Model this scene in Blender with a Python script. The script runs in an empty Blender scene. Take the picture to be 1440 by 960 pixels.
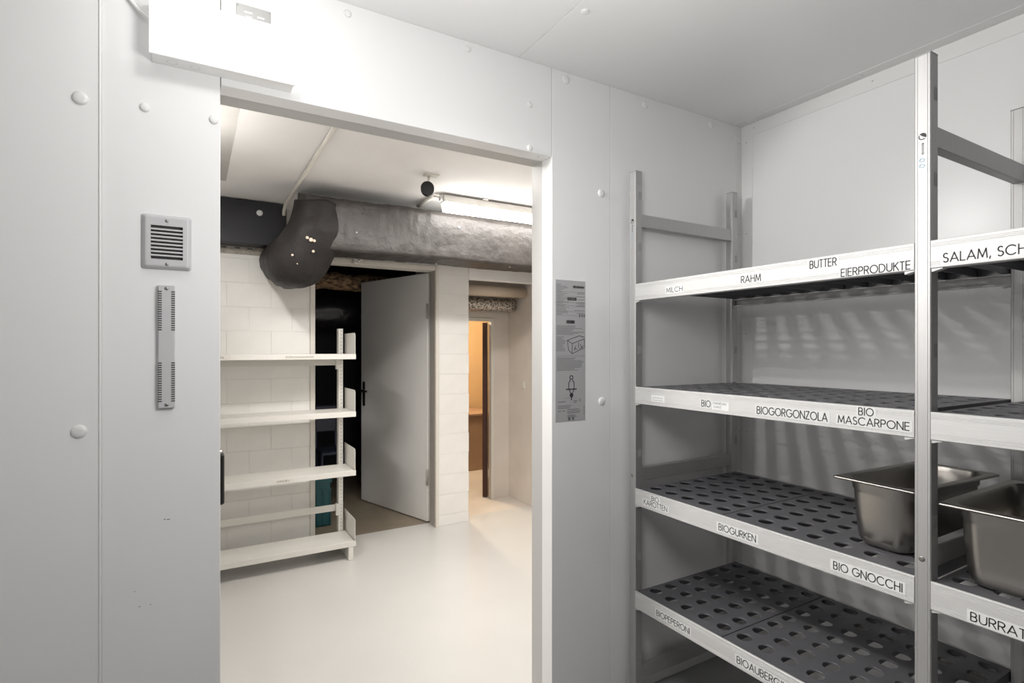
import bpy, bmesh, math, random
from mathutils import Vector, Matrix
random.seed(7)
S = bpy.context.scene
COL = S.collection

# ---------------------------------------------------------------- camera, light, exposure
cam_d = bpy.data.cameras.new('camera')
cam_d.sensor_width = 36.0
cam_d.lens = 36.0*765/1440
cam_d.shift_y = 10.5/1440
cam_d.clip_start = 0.02
cam = bpy.data.objects.new('camera', cam_d)
COL.objects.link(cam)
cam.location = (0, 0, 1.38)
cam.rotation_euler = (math.radians(90), 0, math.radians(-30.3))
S.camera = cam
S.view_settings.view_transform = 'Standard'
S.view_settings.look = 'None'
S.view_settings.gamma = 1.0
S.view_settings.exposure = 0.36

W = bpy.data.worlds.new('world')
S.world = W
W.use_nodes = True
W.node_tree.nodes['Background'].inputs[0].default_value = (1, 0.97, 0.93, 1)
W.node_tree.nodes['Background'].inputs[1].default_value = 0.03

def area(name, loc, sx, sy, power, color, rot=(0, 0, 0)):
    l = bpy.data.lights.new(name, 'AREA')
    l.shape = 'RECTANGLE'; l.size = sx; l.size_y = sy
    l.energy = power; l.color = color
    o = bpy.data.objects.new(name, l); COL.objects.link(o)
    o.location = loc; o.rotation_euler = rot
    return o
def point(name, loc, r, power, color):
    l = bpy.data.lights.new(name, 'POINT')
    l.shadow_soft_size = r; l.energy = power; l.color = color
    o = bpy.data.objects.new(name, l); COL.objects.link(o); o.location = loc
    return o
def spot(name, loc, aim, half, blend, r, power, color):
    l = bpy.data.lights.new(name, 'SPOT')
    l.spot_size = math.radians(2*half); l.spot_blend = blend
    l.shadow_soft_size = r; l.energy = power; l.color = color
    o = bpy.data.objects.new(name, l); COL.objects.link(o); o.location = loc
    o.rotation_euler = (Vector(aim)-Vector(loc)).to_track_quat('-Z', 'Y').to_euler()
    return o
CW = (1.0, 0.985, 0.97)
for lx, lz in ((-0.05, 2.15), (0.03, 2.215), (0.11, 2.165), (0.19, 2.225)):      # light modules in the face of the box luminaire
    spot('box_luminaire_module', (lx, 1.562, lz), (2.2, 0.65, 1.30), 35, 0.35, 0.016, 7.5, CW)
point('box_luminaire_glow', (0.09, 1.30, 2.31), 0.05, 2.1, CW)
point('cold_room_fill', (0.50, 0.74, 1.80), 0.20, 19.0, CW)  # added fill light without a fixture, lifts the whole cold room
area('hall_tube_lamp', (1.45, 2.50, 2.30), 1.5, 0.12, 21.0, (1.0, 0.965, 0.925))
area('hall_side_fill', (-0.04, 2.40, 2.28), 0.10, 0.6, 24.0, (1.0, 0.965, 0.925))  # added fill hidden behind the left jamb, brightens the storeroom door leaf
point('side_room_lamp', (2.1, 5.3, 1.9), 0.08, 55.0, (1.0, 0.80, 0.55))

LAMP_GLOW = 0.5        # radiance of the box luminaire's translucent cover
TUBE_GLOW = 21.0        # radiance of the hall tube light

# ---------------------------------------------------------------- materials
def mat(name, col, rough=0.5, metal=0.0, spec=0.5, noise=0.0, nscale=8.0, bump=0.0, bscale=60.0,
        emit=0.0, stretch=None, col2=None, contrast=None, bdist=0.002):
    m = bpy.data.materials.new(name); m.use_nodes = True
    nt = m.node_tree; b = nt.nodes['Principled BSDF']
    b.inputs['Base Color'].default_value = (*col, 1)
    b.inputs['Roughness'].default_value = rough
    b.inputs['Metallic'].default_value = metal
    b.inputs['Specular IOR Level'].default_value = spec
    if emit:
        b.inputs['Emission Color'].default_value = (*col, 1)
        b.inputs['Emission Strength'].default_value = emit
    tc = nt.nodes.new('ShaderNodeTexCoord')
    mp = nt.nodes.new('ShaderNodeMapping')
    nt.links.new(tc.outputs['Object'], mp.inputs[0])
    if stretch: mp.inputs['Scale'].default_value = stretch
    if noise or col2:
        n = nt.nodes.new('ShaderNodeTexNoise'); n.inputs['Scale'].default_value = nscale
        n.inputs['Detail'].default_value = 5
        nt.links.new(mp.outputs[0], n.inputs[0])
        r = nt.nodes.new('ShaderNodeValToRGB')
        lo, hi = contrast or (0.3, 0.7)
        r.color_ramp.elements[0].position = lo; r.color_ramp.elements[1].position = hi
        c2 = col2 or tuple(max(0, c*(1-noise)) for c in col)
        r.color_ramp.elements[0].color = (*c2, 1); r.color_ramp.elements[1].color = (*col, 1)
        nt.links.new(n.outputs[0], r.inputs[0])
        nt.links.new(r.outputs[0], b.inputs['Base Color'])
    if bump:
        n2 = nt.nodes.new('ShaderNodeTexNoise'); n2.inputs['Scale'].default_value = bscale
        n2.inputs['Detail'].default_value = 4
        nt.links.new(mp.outputs[0], n2.inputs[0])
        bp = nt.nodes.new('ShaderNodeBump'); bp.inputs['Strength'].default_value = bump
        bp.inputs['Distance'].default_value = bdist
        nt.links.new(n2.outputs[0], bp.inputs['Height'])
        nt.links.new(bp.outputs[0], b.inputs['Normal'])
    return m

M = {}
M['panel'] = mat('coated_panel', (0.84, 0.838, 0.835), 0.27, spec=0.4, noise=0.03, nscale=2.0)
M['near'] = mat('unseen_wall_grey', (0.50, 0.50, 0.50), 0.5)  # unseen wall behind the camera, its grey set for bounce light on the rack
M['panel_trim'] = mat('coated_trim', (0.81, 0.807, 0.80), 0.32)
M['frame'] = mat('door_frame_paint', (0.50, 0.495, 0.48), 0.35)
M['cap'] = mat('white_plastic_cap', (0.78, 0.78, 0.77), 0.3)
M['cellfloor'] = mat('cold_room_floor', (0.36, 0.36, 0.36), 0.5, noise=0.1)
M['white_plastic'] = mat('white_plastic', (0.92, 0.92, 0.91), 0.35)
M['lampface'] = mat('lamp_diffuser', (0.93, 0.93, 0.92), 0.3, emit=LAMP_GLOW)
M['alu'] = mat('anodised_aluminium', (0.70, 0.695, 0.685), 0.55, metal=0.25, spec=0.3, noise=0.10, nscale=30, stretch=(20, 0.6, 20), bump=0.05, bscale=90)
M['alu_post'] = mat('anodised_post', (0.56, 0.555, 0.55), 0.6, metal=0.9, noise=0.06, nscale=20, stretch=(20, 20, 0.4))
M['slot'] = mat('slot_dark', (0.34, 0.34, 0.34), 0.6)
M['grid'] = mat('grey_polymer', (0.125, 0.125, 0.135), 0.42, noise=0.15, nscale=15, bump=0.1, bscale=400)
M['steel'] = mat('stainless_steel', (0.44, 0.42, 0.39), 0.30, metal=1.0, noise=0.12, nscale=6, bump=0.05, bscale=25, stretch=(1, 1, 0.4))
M['paper'] = mat('label_paper', (0.80, 0.80, 0.79), 0.5)
M['tape'] = mat('label_tape', (0.72, 0.72, 0.71), 0.35)
M['ink'] = mat('ink', (0.035, 0.035, 0.035), 0.6)
M['ink_pale'] = mat('ink_faded', (0.20, 0.20, 0.20), 0.6)
M['ink_faint'] = mat('ink_faint', (0.52, 0.52, 0.52), 0.6)
M['ink_shelf'] = mat('ink_very_faded', (0.42, 0.40, 0.37), 0.6)
M['ink_blue'] = mat('ink_blue', (0.30, 0.45, 0.55), 0.6)
M['screw'] = mat('screw_steel', (0.35, 0.34, 0.32), 0.35, metal=0.9)
M['vent'] = mat('vent_plastic', (0.55, 0.55, 0.56), 0.45)
M['dark'] = mat('dark_void', (0.06, 0.06, 0.06), 0.8)
M['silver'] = mat('silver_sticker', (0.46, 0.46, 0.47), 0.45, metal=0.2)
M['plate'] = mat('rating_plate', (0.40, 0.40, 0.39), 0.35, metal=0.4)
M['block'] = mat('painted_block', (0.83, 0.815, 0.785), 0.7, noise=0.07, nscale=5, bump=0.35, bscale=35)
M['mortar'] = mat('painted_mortar', (0.78, 0.76, 0.72), 0.8, noise=0.1, nscale=12, bump=0.3, bscale=60)
M['plaster'] = mat('painted_plaster', (0.88, 0.868, 0.85), 0.75, noise=0.06, nscale=3, bump=0.2, bscale=20)
M['plaster_warm'] = mat('rough_painted_plaster', (0.72, 0.66, 0.60), 0.8, noise=0.12, nscale=3, bump=0.3, bscale=14)
M['stain'] = mat('bare_concrete', (0.50, 0.485, 0.46), 0.8, noise=0.15, nscale=6)
M['hallfloor'] = mat('epoxy_floor', (0.63, 0.617, 0.592), 0.28, noise=0.045, nscale=2.5, bump=0.03, bscale=6)
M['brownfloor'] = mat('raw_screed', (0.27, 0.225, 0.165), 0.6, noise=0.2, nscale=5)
M['warmfloor'] = mat('warm_light_floor', (0.70, 0.64, 0.58), 0.5, noise=0.1, nscale=4)  # warm light falling on the alcove floor is mixed into this colour
M['duct'] = mat('black_duct_film', (0.055, 0.048, 0.044), 0.42, noise=0.35, nscale=5, bump=0.8, bscale=16, bdist=0.01)
M['duct_flat'] = mat('black_board', (0.035, 0.035, 0.04), 0.45, spec=0.25, noise=0.1, nscale=5)
M['duct_elbow'] = mat('black_elbow_film', (0.028, 0.025, 0.024), 0.5, spec=0.15, noise=0.3, nscale=6, bump=0.8, bscale=14, bdist=0.01)
M['doorgrey'] = mat('grey_door_paint', (0.80, 0.785, 0.76), 0.42, noise=0.03, nscale=3)
M['framegrey'] = mat('grey_steel_frame', (0.40, 0.37, 0.33), 0.5)
M['framewhite'] = mat('cream_frame', (0.70, 0.67, 0.61), 0.5)
M['black'] = mat('black_plastic', (0.012, 0.012, 0.012), 0.3)
M['matt'] = mat('matt_black', (0.006, 0.006, 0.006), 0.8, spec=0.15)
M['chrome'] = mat('chrome', (0.75, 0.74, 0.72), 0.15, metal=1.0)
M['rack'] = mat('cream_rack_enamel', (0.72, 0.70, 0.655), 0.35, noise=0.02, nscale=4)
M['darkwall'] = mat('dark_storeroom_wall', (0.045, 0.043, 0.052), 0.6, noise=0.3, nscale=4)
M['bagblack'] = mat('black_polythene', (0.02, 0.02, 0.024), 0.22, bump=1.0, bscale=12, bdist=0.01)
M['wool'] = mat('brown_insulation', (0.42, 0.27, 0.15), 0.8, col2=(0.10, 0.06, 0.035), nscale=22, contrast=(0.38, 0.6), stretch=(1, 2, 2), bump=0.6)
M['foil'] = mat('aluminium_foil_wrap', (0.62, 0.58, 0.53), 0.3, metal=0.85, col2=(0.12, 0.10, 0.09), nscale=60, contrast=(0.38, 0.56), bump=1.0, bscale=70, bdist=0.006)
M['pipe_beige'] = mat('beige_pipe', (0.60, 0.50, 0.40), 0.5)
M['orange'] = mat('orange_painted_wall', (0.70, 0.50, 0.28), 0.7, noise=0.08, nscale=2)
M['carton'] = mat('brown_cabinet', (0.42, 0.28, 0.18), 0.6, noise=0.06)
M['brownleaf'] = mat('dark_brown_lacquer', (0.07, 0.03, 0.022), 0.5, spec=0.3)
M['teal'] = mat('teal_crate_plastic', (0.012, 0.085, 0.10), 0.35)
M['tube'] = mat('tube_diffuser', (1.0, 0.97, 0.93), 0.4, emit=TUBE_GLOW)
M['lamp_housing'] = mat('lamp_housing', (0.62, 0.60, 0.57), 0.4)
M['perf'] = mat('perforated_strip', (0.42, 0.39, 0.33), 0.6, col2=(0.25, 0.22, 0.19), nscale=40)
M['navy'] = mat('navy_clutter', (0.03, 0.035, 0.06), 0.4)

# ---------------------------------------------------------------- mesh helpers
class MB:
    def __init__(self, *mats):
        self.bm = bmesh.new(); self.mats = [M[m] for m in mats] or [M['panel']]
    def box(self, x0, x1, y0, y1, z0, z1, mi=0, bev=0.0, mx=None, seg=1):
        r = bmesh.ops.create_cube(self.bm, size=1.0)
        vs = r['verts']
        bmesh.ops.scale(self.bm, vec=(x1-x0, y1-y0, z1-z0), verts=vs)
        bmesh.ops.translate(self.bm, vec=((x0+x1)/2, (y0+y1)/2, (z0+z1)/2), verts=vs)
        fs = set(f for v in vs for f in v.link_faces)
        for f in fs: f.material_index = mi
        if bev:
            es = list(set(e for v in vs for e in v.link_edges))
            o = bmesh.ops.bevel(self.bm, geom=es, offset=bev, segments=seg, affect='EDGES', profile=0.5)
            for f in o['faces']: f.material_index = mi
            vs = list(set(v for f in o['faces'] for v in f.verts))
        if mx: bmesh.ops.transform(self.bm, matrix=mx, verts=vs)
        return self
    def cyl(self, p0, p1, r0, r1=None, n=16, mi=0, cap=True, smooth=True):
        p0, p1 = Vector(p0), Vector(p1); d = p1-p0
        q = d.to_track_quat('Z', 'Y').to_matrix()
        r1 = r0 if r1 is None else r1
        A = [self.bm.verts.new(p0 + q @ Vector((r0*math.cos(2*math.pi*i/n), r0*math.sin(2*math.pi*i/n), 0))) for i in range(n)]
        B = [self.bm.verts.new(p1 + q @ Vector((r1*math.cos(2*math.pi*i/n), r1*math.sin(2*math.pi*i/n), 0))) for i in range(n)]
        for i in range(n):
            f = self.bm.faces.new((A[i], A[(i+1) % n], B[(i+1) % n], B[i])); f.material_index = mi; f.smooth = smooth
        if cap:
            f = self.bm.faces.new(A[::-1]); f.material_index = mi
            f = self.bm.faces.new(B); f.material_index = mi
        return self
    def dome(self, c, n, r, h, mi=0, seg=16):
        """a low round cap on a surface: centre c, outward normal n"""
        c, n = Vector(c), Vector(n).normalized()
        q = n.to_track_quat('Z', 'Y').to_matrix()
        prof = [(1.0, 0.0), (0.97, 0.35), (0.85, 0.68), (0.6, 0.9), (0.3, 0.98)]
        prev = None
        for a, b in prof:
            ring = [self.bm.verts.new(c + q @ Vector((r*a*math.cos(2*math.pi*i/seg), r*a*math.sin(2*math.pi*i/seg), h*b))) for i in range(seg)]
            if prev:
                for i in range(seg):
                    f = self.bm.faces.new((prev[i], prev[(i+1) % seg], ring[(i+1) % seg], ring[i])); f.smooth = True; f.material_index = mi
            prev = ring
        f = self.bm.faces.new(prev); f.smooth = True; f.material_index = mi
        return self
    def tube(self, pts, r, n=10, mi=0, wob=0.0):
        pts = [Vector(p) for p in pts]
        rs = r if isinstance(r, (list, tuple)) else [r]*len(pts)
        prev = None; up = Vector((0.13, 0.2, 1))
        for k, p in enumerate(pts):
            d = (pts[min(k+1, len(pts)-1)] - pts[max(k-1, 0)]).normalized()
            a = d.cross(up)
            if a.length < 1e-3: a = d.cross(Vector((1, 0, 0)))
            a.normalize(); b = d.cross(a).normalized()
            ring = []
            for i in range(n):
                t = 2*math.pi*i/n
                rr = rs[k]*(1 + wob*(random.random()-.5))
                ring.append(self.bm.verts.new(p + a*rr*math.cos(t) + b*rr*math.sin(t)))
            if prev:
                for i in range(n):
                    f = self.bm.faces.new((prev[i], prev[(i+1) % n], ring[(i+1) % n], ring[i])); f.smooth = True; f.material_index = mi
            else:
                f = self.bm.faces.new(ring[::-1]); f.material_index = mi
            prev = ring
        f = self.bm.faces.new(prev); f.material_index = mi
        return self
    def prism(self, prof, axis, a0, a1, mi=0):
        """extrude a closed 2-D outline along axis ('x','y','z')"""
        def P(u, v, a):
            return {'x': (a, u, v), 'y': (u, a, v), 'z': (u, v, a)}[axis]
        A = [self.bm.verts.new(P(u, v, a0)) for u, v in prof]
        B = [self.bm.verts.new(P(u, v, a1)) for u, v in prof]
        n = len(prof)
        for i in range(n):
            f = self.bm.faces.new((A[i], A[(i+1) % n], B[(i+1) % n], B[i])); f.material_index = mi
        f = self.bm.faces.new(A[::-1]); f.material_index = mi
        f = self.bm.faces.new(B); f.material_index = mi
        return self
    def quad(self, a, b, c, d, mi=0):
        f = self.bm.faces.new([self.bm.verts.new(p) for p in (a, b, c, d)]); f.material_index = mi
        return self
    def build(self, name, parent=None):
        bmesh.ops.recalc_face_normals(self.bm, faces=self.bm.faces)
        me = bpy.data.meshes.new(name)
        self.bm.to_mesh(me); self.bm.free()
        for m in self.mats: me.materials.append(m)
        o = bpy.data.objects.new(name, me); COL.objects.link(o)
        if parent is not None: o.parent = parent
        return o
def tag(o, label=None, cat=None, group=None, kind=None):
    if label: o['label'] = label
    if cat: o['category'] = cat
    if group: o['group'] = group
    if kind: o['kind'] = kind
    return o
def thing(name, label, cat, group=None, loc=(0, 0, 0)):
    o = bpy.data.objects.new(name, None); COL.objects.link(o); o.empty_display_size = 0.05
    o.location = loc
    return tag(o, label, cat, group)
def keep(o, root):
    """parent o to an Empty placed away from the origin without moving it"""
    o.parent = root; o.matrix_parent_inverse = Matrix.Translation(root.location).inverted(); return o
def struct(name, label, cat='wall'):
    o = bpy.data.objects.new(name, None); COL.objects.link(o); o.empty_display_size = 0.05
    return tag(o, label, cat, kind='structure')
def inst(src, name, parent, loc):
    o = src.copy(); o.name = name; COL.objects.link(o); o.parent = parent; o.location = loc
    return o

# ---------------------------------------------------------------- stroke lettering (round geometric capitals)
def arc(cx, cy, rx, ry, a0, a1, n=14):
    return [(cx+rx*math.cos(math.radians(a0+(a1-a0)*i/n)), cy+ry*math.sin(math.radians(a0+(a1-a0)*i/n))) for i in range(n+1)]
G = {
 'A': (0.80, [[(0, 0), (.40, 1), (.80, 0)], [(.13, .30), (.67, .30)]]),
 'B': (0.58, [[(0, 0), (0, 1), (.30, 1)]+arc(.30, .76, .22, .24, 90, -90)+[(0, .52)], [(.30, .52)]+arc(.30, .26, .26, .26, 90, -90)+[(0, 0)]]),
 'C': (0.90, [arc(.50, .5, .50, .5, 42, 318, 22)]),
 'D': (0.76, [[(0, 0), (0, 1), (.28, 1)]+arc(.28, .5, .46, .5, 90, -90)+[(0, 0)]]),
 'E': (0.50, [[(.48, 0), (0, 0), (0, 1), (.48, 1)], [(0, .53), (.45, .53)]]),
 'F': (0.48, [[(0, 0), (0, 1), (.46, 1)], [(0, .53), (.43, .53)]]),
 'G': (0.98, [arc(.50, .5, .50, .5, 40, 352, 24)+[(.98, .5), (.58, .5)]]),
 'H': (0.66, [[(0, 0), (0, 1)], [(.66, 0), (.66, 1)], [(0, .53), (.66, .53)]]),
 'I': (0.06, [[(.03, 0), (.03, 1)]]),
 'K': (0.60, [[(0, 0), (0, 1)], [(.56, 1), (.02, .45)], [(.20, .62), (.62, 0)]]),
 'L': (0.44, [[(0, 1), (0, 0), (.44, 0)]]),
 'M': (0.88, [[(0, 0), (.10, 1), (.44, .12), (.78, 1), (.88, 0)]]),
 'N': (0.72, [[(0, 0), (0, 1), (.72, 0), (.72, 1)]]),
 'O': (1.00, [arc(.5, .5, .5, .5, 0, 360, 26)]),
 'P': (0.56, [[(0, 0), (0, 1), (.30, 1)]+arc(.30, .73, .26, .27, 90, -90)+[(0, .46)]]),
 'R': (0.58, [[(0, 0), (0, 1), (.30, 1)]+arc(.30, .74, .26, .26, 90, -90)+[(0, .48)], [(.28, .48), (.58, 0)]]),
 'S': (0.50, [arc(.25, .75, .22, .25, 35, 270, 12)+arc(.25, .25, .25, .25, 90, -150, 12)]),
 'T': (0.50, [[(0, 1), (.50, 1)], [(.25, 0), (.25, 1)]]),
 'U': (0.66, [[(0, 1), (0, .33)]+arc(.33, .33, .33, .33, 180, 360)+[(.66, 1)]]),
 'V': (0.70, [[(0, 1), (.35, 0), (.70, 1)]]),
 'Z': (0.56, [[(.02, 1), (.54, 1), (0, 0), (.56, 0)]]),
 ',': (0.10, [[(.08, .10), (.02, -.14)]]),
 '1': (0.26, [[(0, .78), (.20, 1), (.20, 0)]]),
 ' ': (0.22, []),
}
def text_width(t, gap=0.22):
    return sum(G[c][0] for c in t) + gap*(len(t)-1)
def stroke_text(mb, t, o, u, v, cap, width, w=0.125, mi=0, gap=0.22):
    """letters as flat ribbons: o = lower left, u = reading direction, v = up"""
    o, u, v = Vector(o), Vector(u), Vector(v)
    k = width/text_width(t, gap); x = 0
    hw = cap*w/2
    for c in t:
        cw, strokes = G[c]
        for s in strokes:
            P = [((x+a)*k, b*cap) for a, b in s]
            for i in range(len(P)-1):
                (x0, y0), (x1, y1) = P[i], P[i+1]
                d = math.hypot(x1-x0, y1-y0)
                if d < 1e-7: continue
                dx, dy = (x1-x0)/d, (y1-y0)/d
                e = hw*0.8 if len(P) < 6 else hw*0.3
                ax, ay, bx, by = x0-dx*e, y0-dy*e, x1+dx*e, y1+dy*e
                nx, ny = -dy*hw, dx*hw
                mb.quad(*[o+u*p+v*q for p, q in ((ax+nx, ay+ny), (bx+nx, by+ny), (bx-nx, by-ny), (ax-nx, ay-ny))], mi=mi)
        x += cw+gap

# ================================================================ COLD ROOM SHELL
YD, XR, CH = 1.647, 2.20, 2.41          # door wall, right wall, ceiling
XL, YN = -1.25, -1.9                    # left wall, wall behind the camera
DX0, DX1, DZ = 0.061, 1.131, 2.085      # door opening
T = 0.066

wall_far = struct('wall_far', 'pale grey insulated panel wall of the cold room around the open doorway')
g = 0.0008
def panel(parent, x0, x1, y0, y1, z0, z1, name='panel', m='panel', bev=0.0016):
    return MB(m).box(x0, x1, y0, y1, z0, z1, bev=bev, seg=2).build(name, parent)
panel(wall_far, XL, -0.1945, YD-0.004, YD+T, 0, CH)
panel(wall_far, -0.1945, DX0-g, YD, YD+T, 0, CH)
panel(wall_far, DX0+g, DX1-g, YD, YD+T, DZ, CH)
panel(wall_far, DX1+g, 1.408-g, YD, YD+T, 0, CH)
panel(wall_far, 1.408+g, XR, YD, YD+T, 0, CH)
# outer half of the wall, one frame profile round the opening, slightly set back
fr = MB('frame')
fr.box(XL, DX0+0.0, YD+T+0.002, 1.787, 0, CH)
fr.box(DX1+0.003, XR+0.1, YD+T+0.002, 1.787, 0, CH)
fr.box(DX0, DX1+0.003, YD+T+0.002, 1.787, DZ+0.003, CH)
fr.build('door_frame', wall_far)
sb = MB('panel_trim'); sb.box(-0.1995, -0.1950, YD-0.0065, YD-0.003, 0, CH, bev=0.0012); sb.build('joint_strip', wall_far)
caps_big = [(-0.235, 1.979), (-0.237, 1.183), (1.363, 1.983), (1.365, 1.177), (1.195, 2.382), (1.593, 2.378), (1.991, 2.379)]
caps_small = [(-0.107, 1.987), (0.045, 1.988), (0.395, 2.379), (0.791, 2.384), (1.036, 2.253), (1.036, 2.098)]
cb = MB('cap').dome((0, 0, 0), (0, -1, 0), 0.0162, 0.007, seg=20).build('rivet_cap', wall_far)
cs = MB('cap').dome((0, 0, 0), (0, -1, 0), 0.0115, 0.006, seg=20).build('rivet_cap', wall_far)
for i, (x, z) in enumerate(caps_big):
    yy = YD-0.004 if x < -0.19 else YD
    if i == 0: cb.location = (x, yy, z)
    else: inst(cb, 'rivet_cap', wall_far, (x, yy, z))
for i, (x, z) in enumerate(caps_small):
    if i == 0: cs.location = (x, YD, z)
    else: inst(cs, 'rivet_cap', wall_far, (x, YD, z))
sc = MB('ink_pale')
for x, z, w in ((-0.057, 0.944, 0.007), (-0.065, 0.945, 0.004), (-0.128, 0.775, 0.002), (-0.118, 0.735, 0.003), (-0.095, 0.735, 0.002)):
    sc.box(x-w/2, x+w/2, YD-0.0004, YD+0.0002, z-0.0011, z+0.0011)
sc.build('scuff_mark', wall_far)

wall_right = struct('wall_right', 'pale grey glossy panel wall behind the storage rack')
panel(wall_right, XR, XR+0.08, 0.12+g, YD+T, 0, CH)
panel(wall_right, XR, XR+0.08, -1.0+g, 0.12-g, 0, CH)
panel(wall_right, XR, XR+0.08, YN, -1.0-g, 0, CH)
wall_left = struct('wall_left', 'pale grey panel wall of the cold room left of the camera')
panel(wall_left, XL-0.08, XL, YN, YD+T, 0, CH)
wall_near = struct('wall_near', 'pale grey panel wall of the cold room behind the camera')
panel(wall_near, XL-0.08, XR+0.08, YN-0.08, YN, 0, CH, m='near')
ceiling = struct('ceiling', 'pale grey panel ceiling of the cold room', 'ceiling')
panel(ceiling, XL-0.08, 0.992-g, YN-0.08, 1.787, CH, CH+0.08)
panel(ceiling, 0.992+g, XR+0.08, YN-0.08, 1.787, CH, CH+0.08)
MB('cap').dome((1.031, 1.321, CH), (0, 0, -1), 0.0135, 0.006, seg=20).build('rivet_cap', ceiling)
tag(MB('cellfloor').box(XL-0.08, XR+0.08, YN-0.08, 1.66, -0.06, 0.0).build('floor'), 'grey floor of the cold room', 'floor', kind='structure')

tr = struct('trim_1', 'folded corner trim where door wall, right wall and ceiling meet', 'trim')
MB('panel_trim').box(2.150, XR, YD-0.0022, YD, 0, 2.36, bev=0.0008).build('corner_strip', tr)
MB('panel_trim').box(XR-0.0022, XR, 1.589, YD, 0, 2.354, bev=0.0008).build('corner_strip', tr)
MB('panel_trim').box(2.140, XR, YN, YD, CH-0.0022, CH, bev=0.0008).build('ceiling_strip', tr)
MB('panel_trim').box(XR-0.0026, XR, YN, YD, 2.354, CH, bev=0.0008).build('ceiling_strip', tr)
rv = MB('screw')
for y in (1.60, 1.1, 0.62, 0.2):
    rv.dome((2.168, y, CH-0.002), (0, 0, -1), 0.0028, 0.001, seg=8); rv.dome((XR-0.0024, y-0.02, 2.385), (-1, 0, 0), 0.0028, 0.001, seg=8)
for z in (2.36-0.03, 1.91, 1.45, 1.0, 0.55):
    rv.dome((2.178, YD-0.002, z), (0, -1, 0), 0.0028, 0.001, seg=8); rv.dome((XR-0.002, 1.62, z), (-1, 0, 0), 0.0028, 0.001, seg=8)
tag(rv.build('rivet', tr), kind='stuff')
rv = MB('screw')
rv.dome((1.09, 1.675, DZ), (0, 0, -1), 0.003, 0.001, seg=8)
rv.build('rivet', wall_far)

# ================================================================ FIXTURES ON THE DOOR WALL
lampbox = thing('wall_luminaire', 'long white box luminaire mounted above the doorway', 'lamp')
hb = MB('white_plastic', 'lampface')
hb.box(-0.092, 0.237, YD-0.050, YD-0.0002, 2.1045, 2.2505, bev=0.002)
for f in hb.bm.faces:
    if abs(f.normal.x) > 0.9: f.material_index = 1      # translucent ends
hb.build('housing', lampbox)
hc = MB('lampface', 'white_plastic'); hc.box(-0.095, 0.2405, YD-0.0585, YD-0.050, 2.102, 2.2530, bev=0.003, seg=3)
for f in hc.bm.faces:
    if f.normal.z < -0.5: f.material_index = 1          # opaque lower edge
hc.build('diffuser_cover', lampbox)
for x in (-0.048, 0.002):
    kn = MB('vent')
    n = 22
    for i in range(n):
        a0, a1 = 2*math.pi*i/n, 2*math.pi*(i+1)/n
        for r0, r1 in ((0.0105, 0.0113),):
            kn.quad(*[(x+r*math.cos(a), YD-0.026+r*math.sin(a), 2.1042) for r, a in ((r0, a0), (r1, a0), (r1, a1), (r0, a1))])
    kn.build('knockout_ring', lampbox)
tag(MB('white_plastic').tube([(-0.185, YD-0.006, CH-0.001), (-0.178, YD-0.006, 2.345), (-0.160, YD-0.007, 2.285), (-0.137, YD-0.008, 2.245), (-0.118, YD-0.010, 2.222), (-0.101, YD-0.012, 2.209), (-0.093, YD-0.014, 2.205)], 0.0042, n=10).build('power_cable'),
    'thin white cable running down from the ceiling into the left end of the box luminaire', 'cable')

rp = thing('rating_plate', 'small silver rating plate riveted above the box luminaire', 'plate')
MB('plate').box(0.098, 0.185, YD-0.0015, YD, 2.245, 2.317, bev=0.001).build('plate', rp)
pr = MB('paper', 'screw')
for x0, x1, z in ((0.118, 0.138, 2.296), (0.122, 0.130, 2.284), (0.131, 0.137, 2.284), (0.150, 0.168, 2.290)):
    pr.box(x0, x1, YD-0.0019, YD-0.0014, z, z+0.004)
for z in (2.266, 2.274): pr.box(0.104, 0.132, YD-0.0019, YD-0.0014, z, z+0.0012)
pr.build('print', rp)
for x in (0.102, 0.181): MB('screw').dome((x, YD-0.0015, 2.311), (0, -1, 0), 0.002, 0.001, seg=8).build('rivet', rp)

# vent grille
vg = thing('vent_grille', 'square silver grey louvred vent grille on the wall left of the doorway', 'vent')
b = MB('vent')
x0, x1, z0, z1 = -0.113, -0.006, 1.583, 1.720
ox0, ox1, oz0, oz1 = -0.094, -0.025, 1.607, 1.692
yb, yf = YD-0.0003, YD-0.0135
# chamfered cover plate as loops around the opening
def loop(xa, xb, za, zb, y, r, n=5):
    P = []
    for cx, cz, a in ((xb-r, zb-r, 0), (xa+r, zb-r, 90), (xa+r, za+r, 180), (xb-r, za+r, 270)):
        for i in range(n+1):
            t = math.radians(a+90*i/n); P.append((cx+r*math.cos(t), y, cz+r*math.sin(t)))
    return P
def loft(mb, loops, mi=0, smooth=False, closed=None):
    V = [[mb.bm.verts.new(p) for p in L] for L in loops]
    n = len(V[0])
    for k in range(len(V)-1):
        for i in range(n):
            f = mb.bm.faces.new((V[k][i], V[k][(i+1) % n], V[k+1][(i+1) % n], V[k+1][i])); f.material_index = mi; f.smooth = smooth
    return V
loft(b, [loop(x0, x1, z0, z1, yb, 0.006), loop(x0, x1, z0, z1, yb-0.004, 0.006), loop(x0+0.007, x1-0.007, z0+0.006, z1-0.006, yf+0.001, 0.005),
         loop(x0+0.010, x1-0.010, z0+0.009, z1-0.009, yf, 0.004), loop(ox0, ox1, oz0, oz1, yf, 0.001), loop(ox0, ox1, oz0, oz1, yf+0.010, 0.001)])
b.build('cover_plate', vg)
MB('dark').box(ox0, ox1, yf+0.010, yf+0.0115, oz0, oz1).build('duct_opening', vg)
ns = 9
for i in range(ns-1):
    z = oz0+(oz1-oz0)*(i+1)/ns
    sl = MB('vent').box(ox0, ox1, yf+0.0005, yf+0.0075, z-0.0022, z+0.0022, bev=0.0006).build('louvre', vg)
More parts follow.
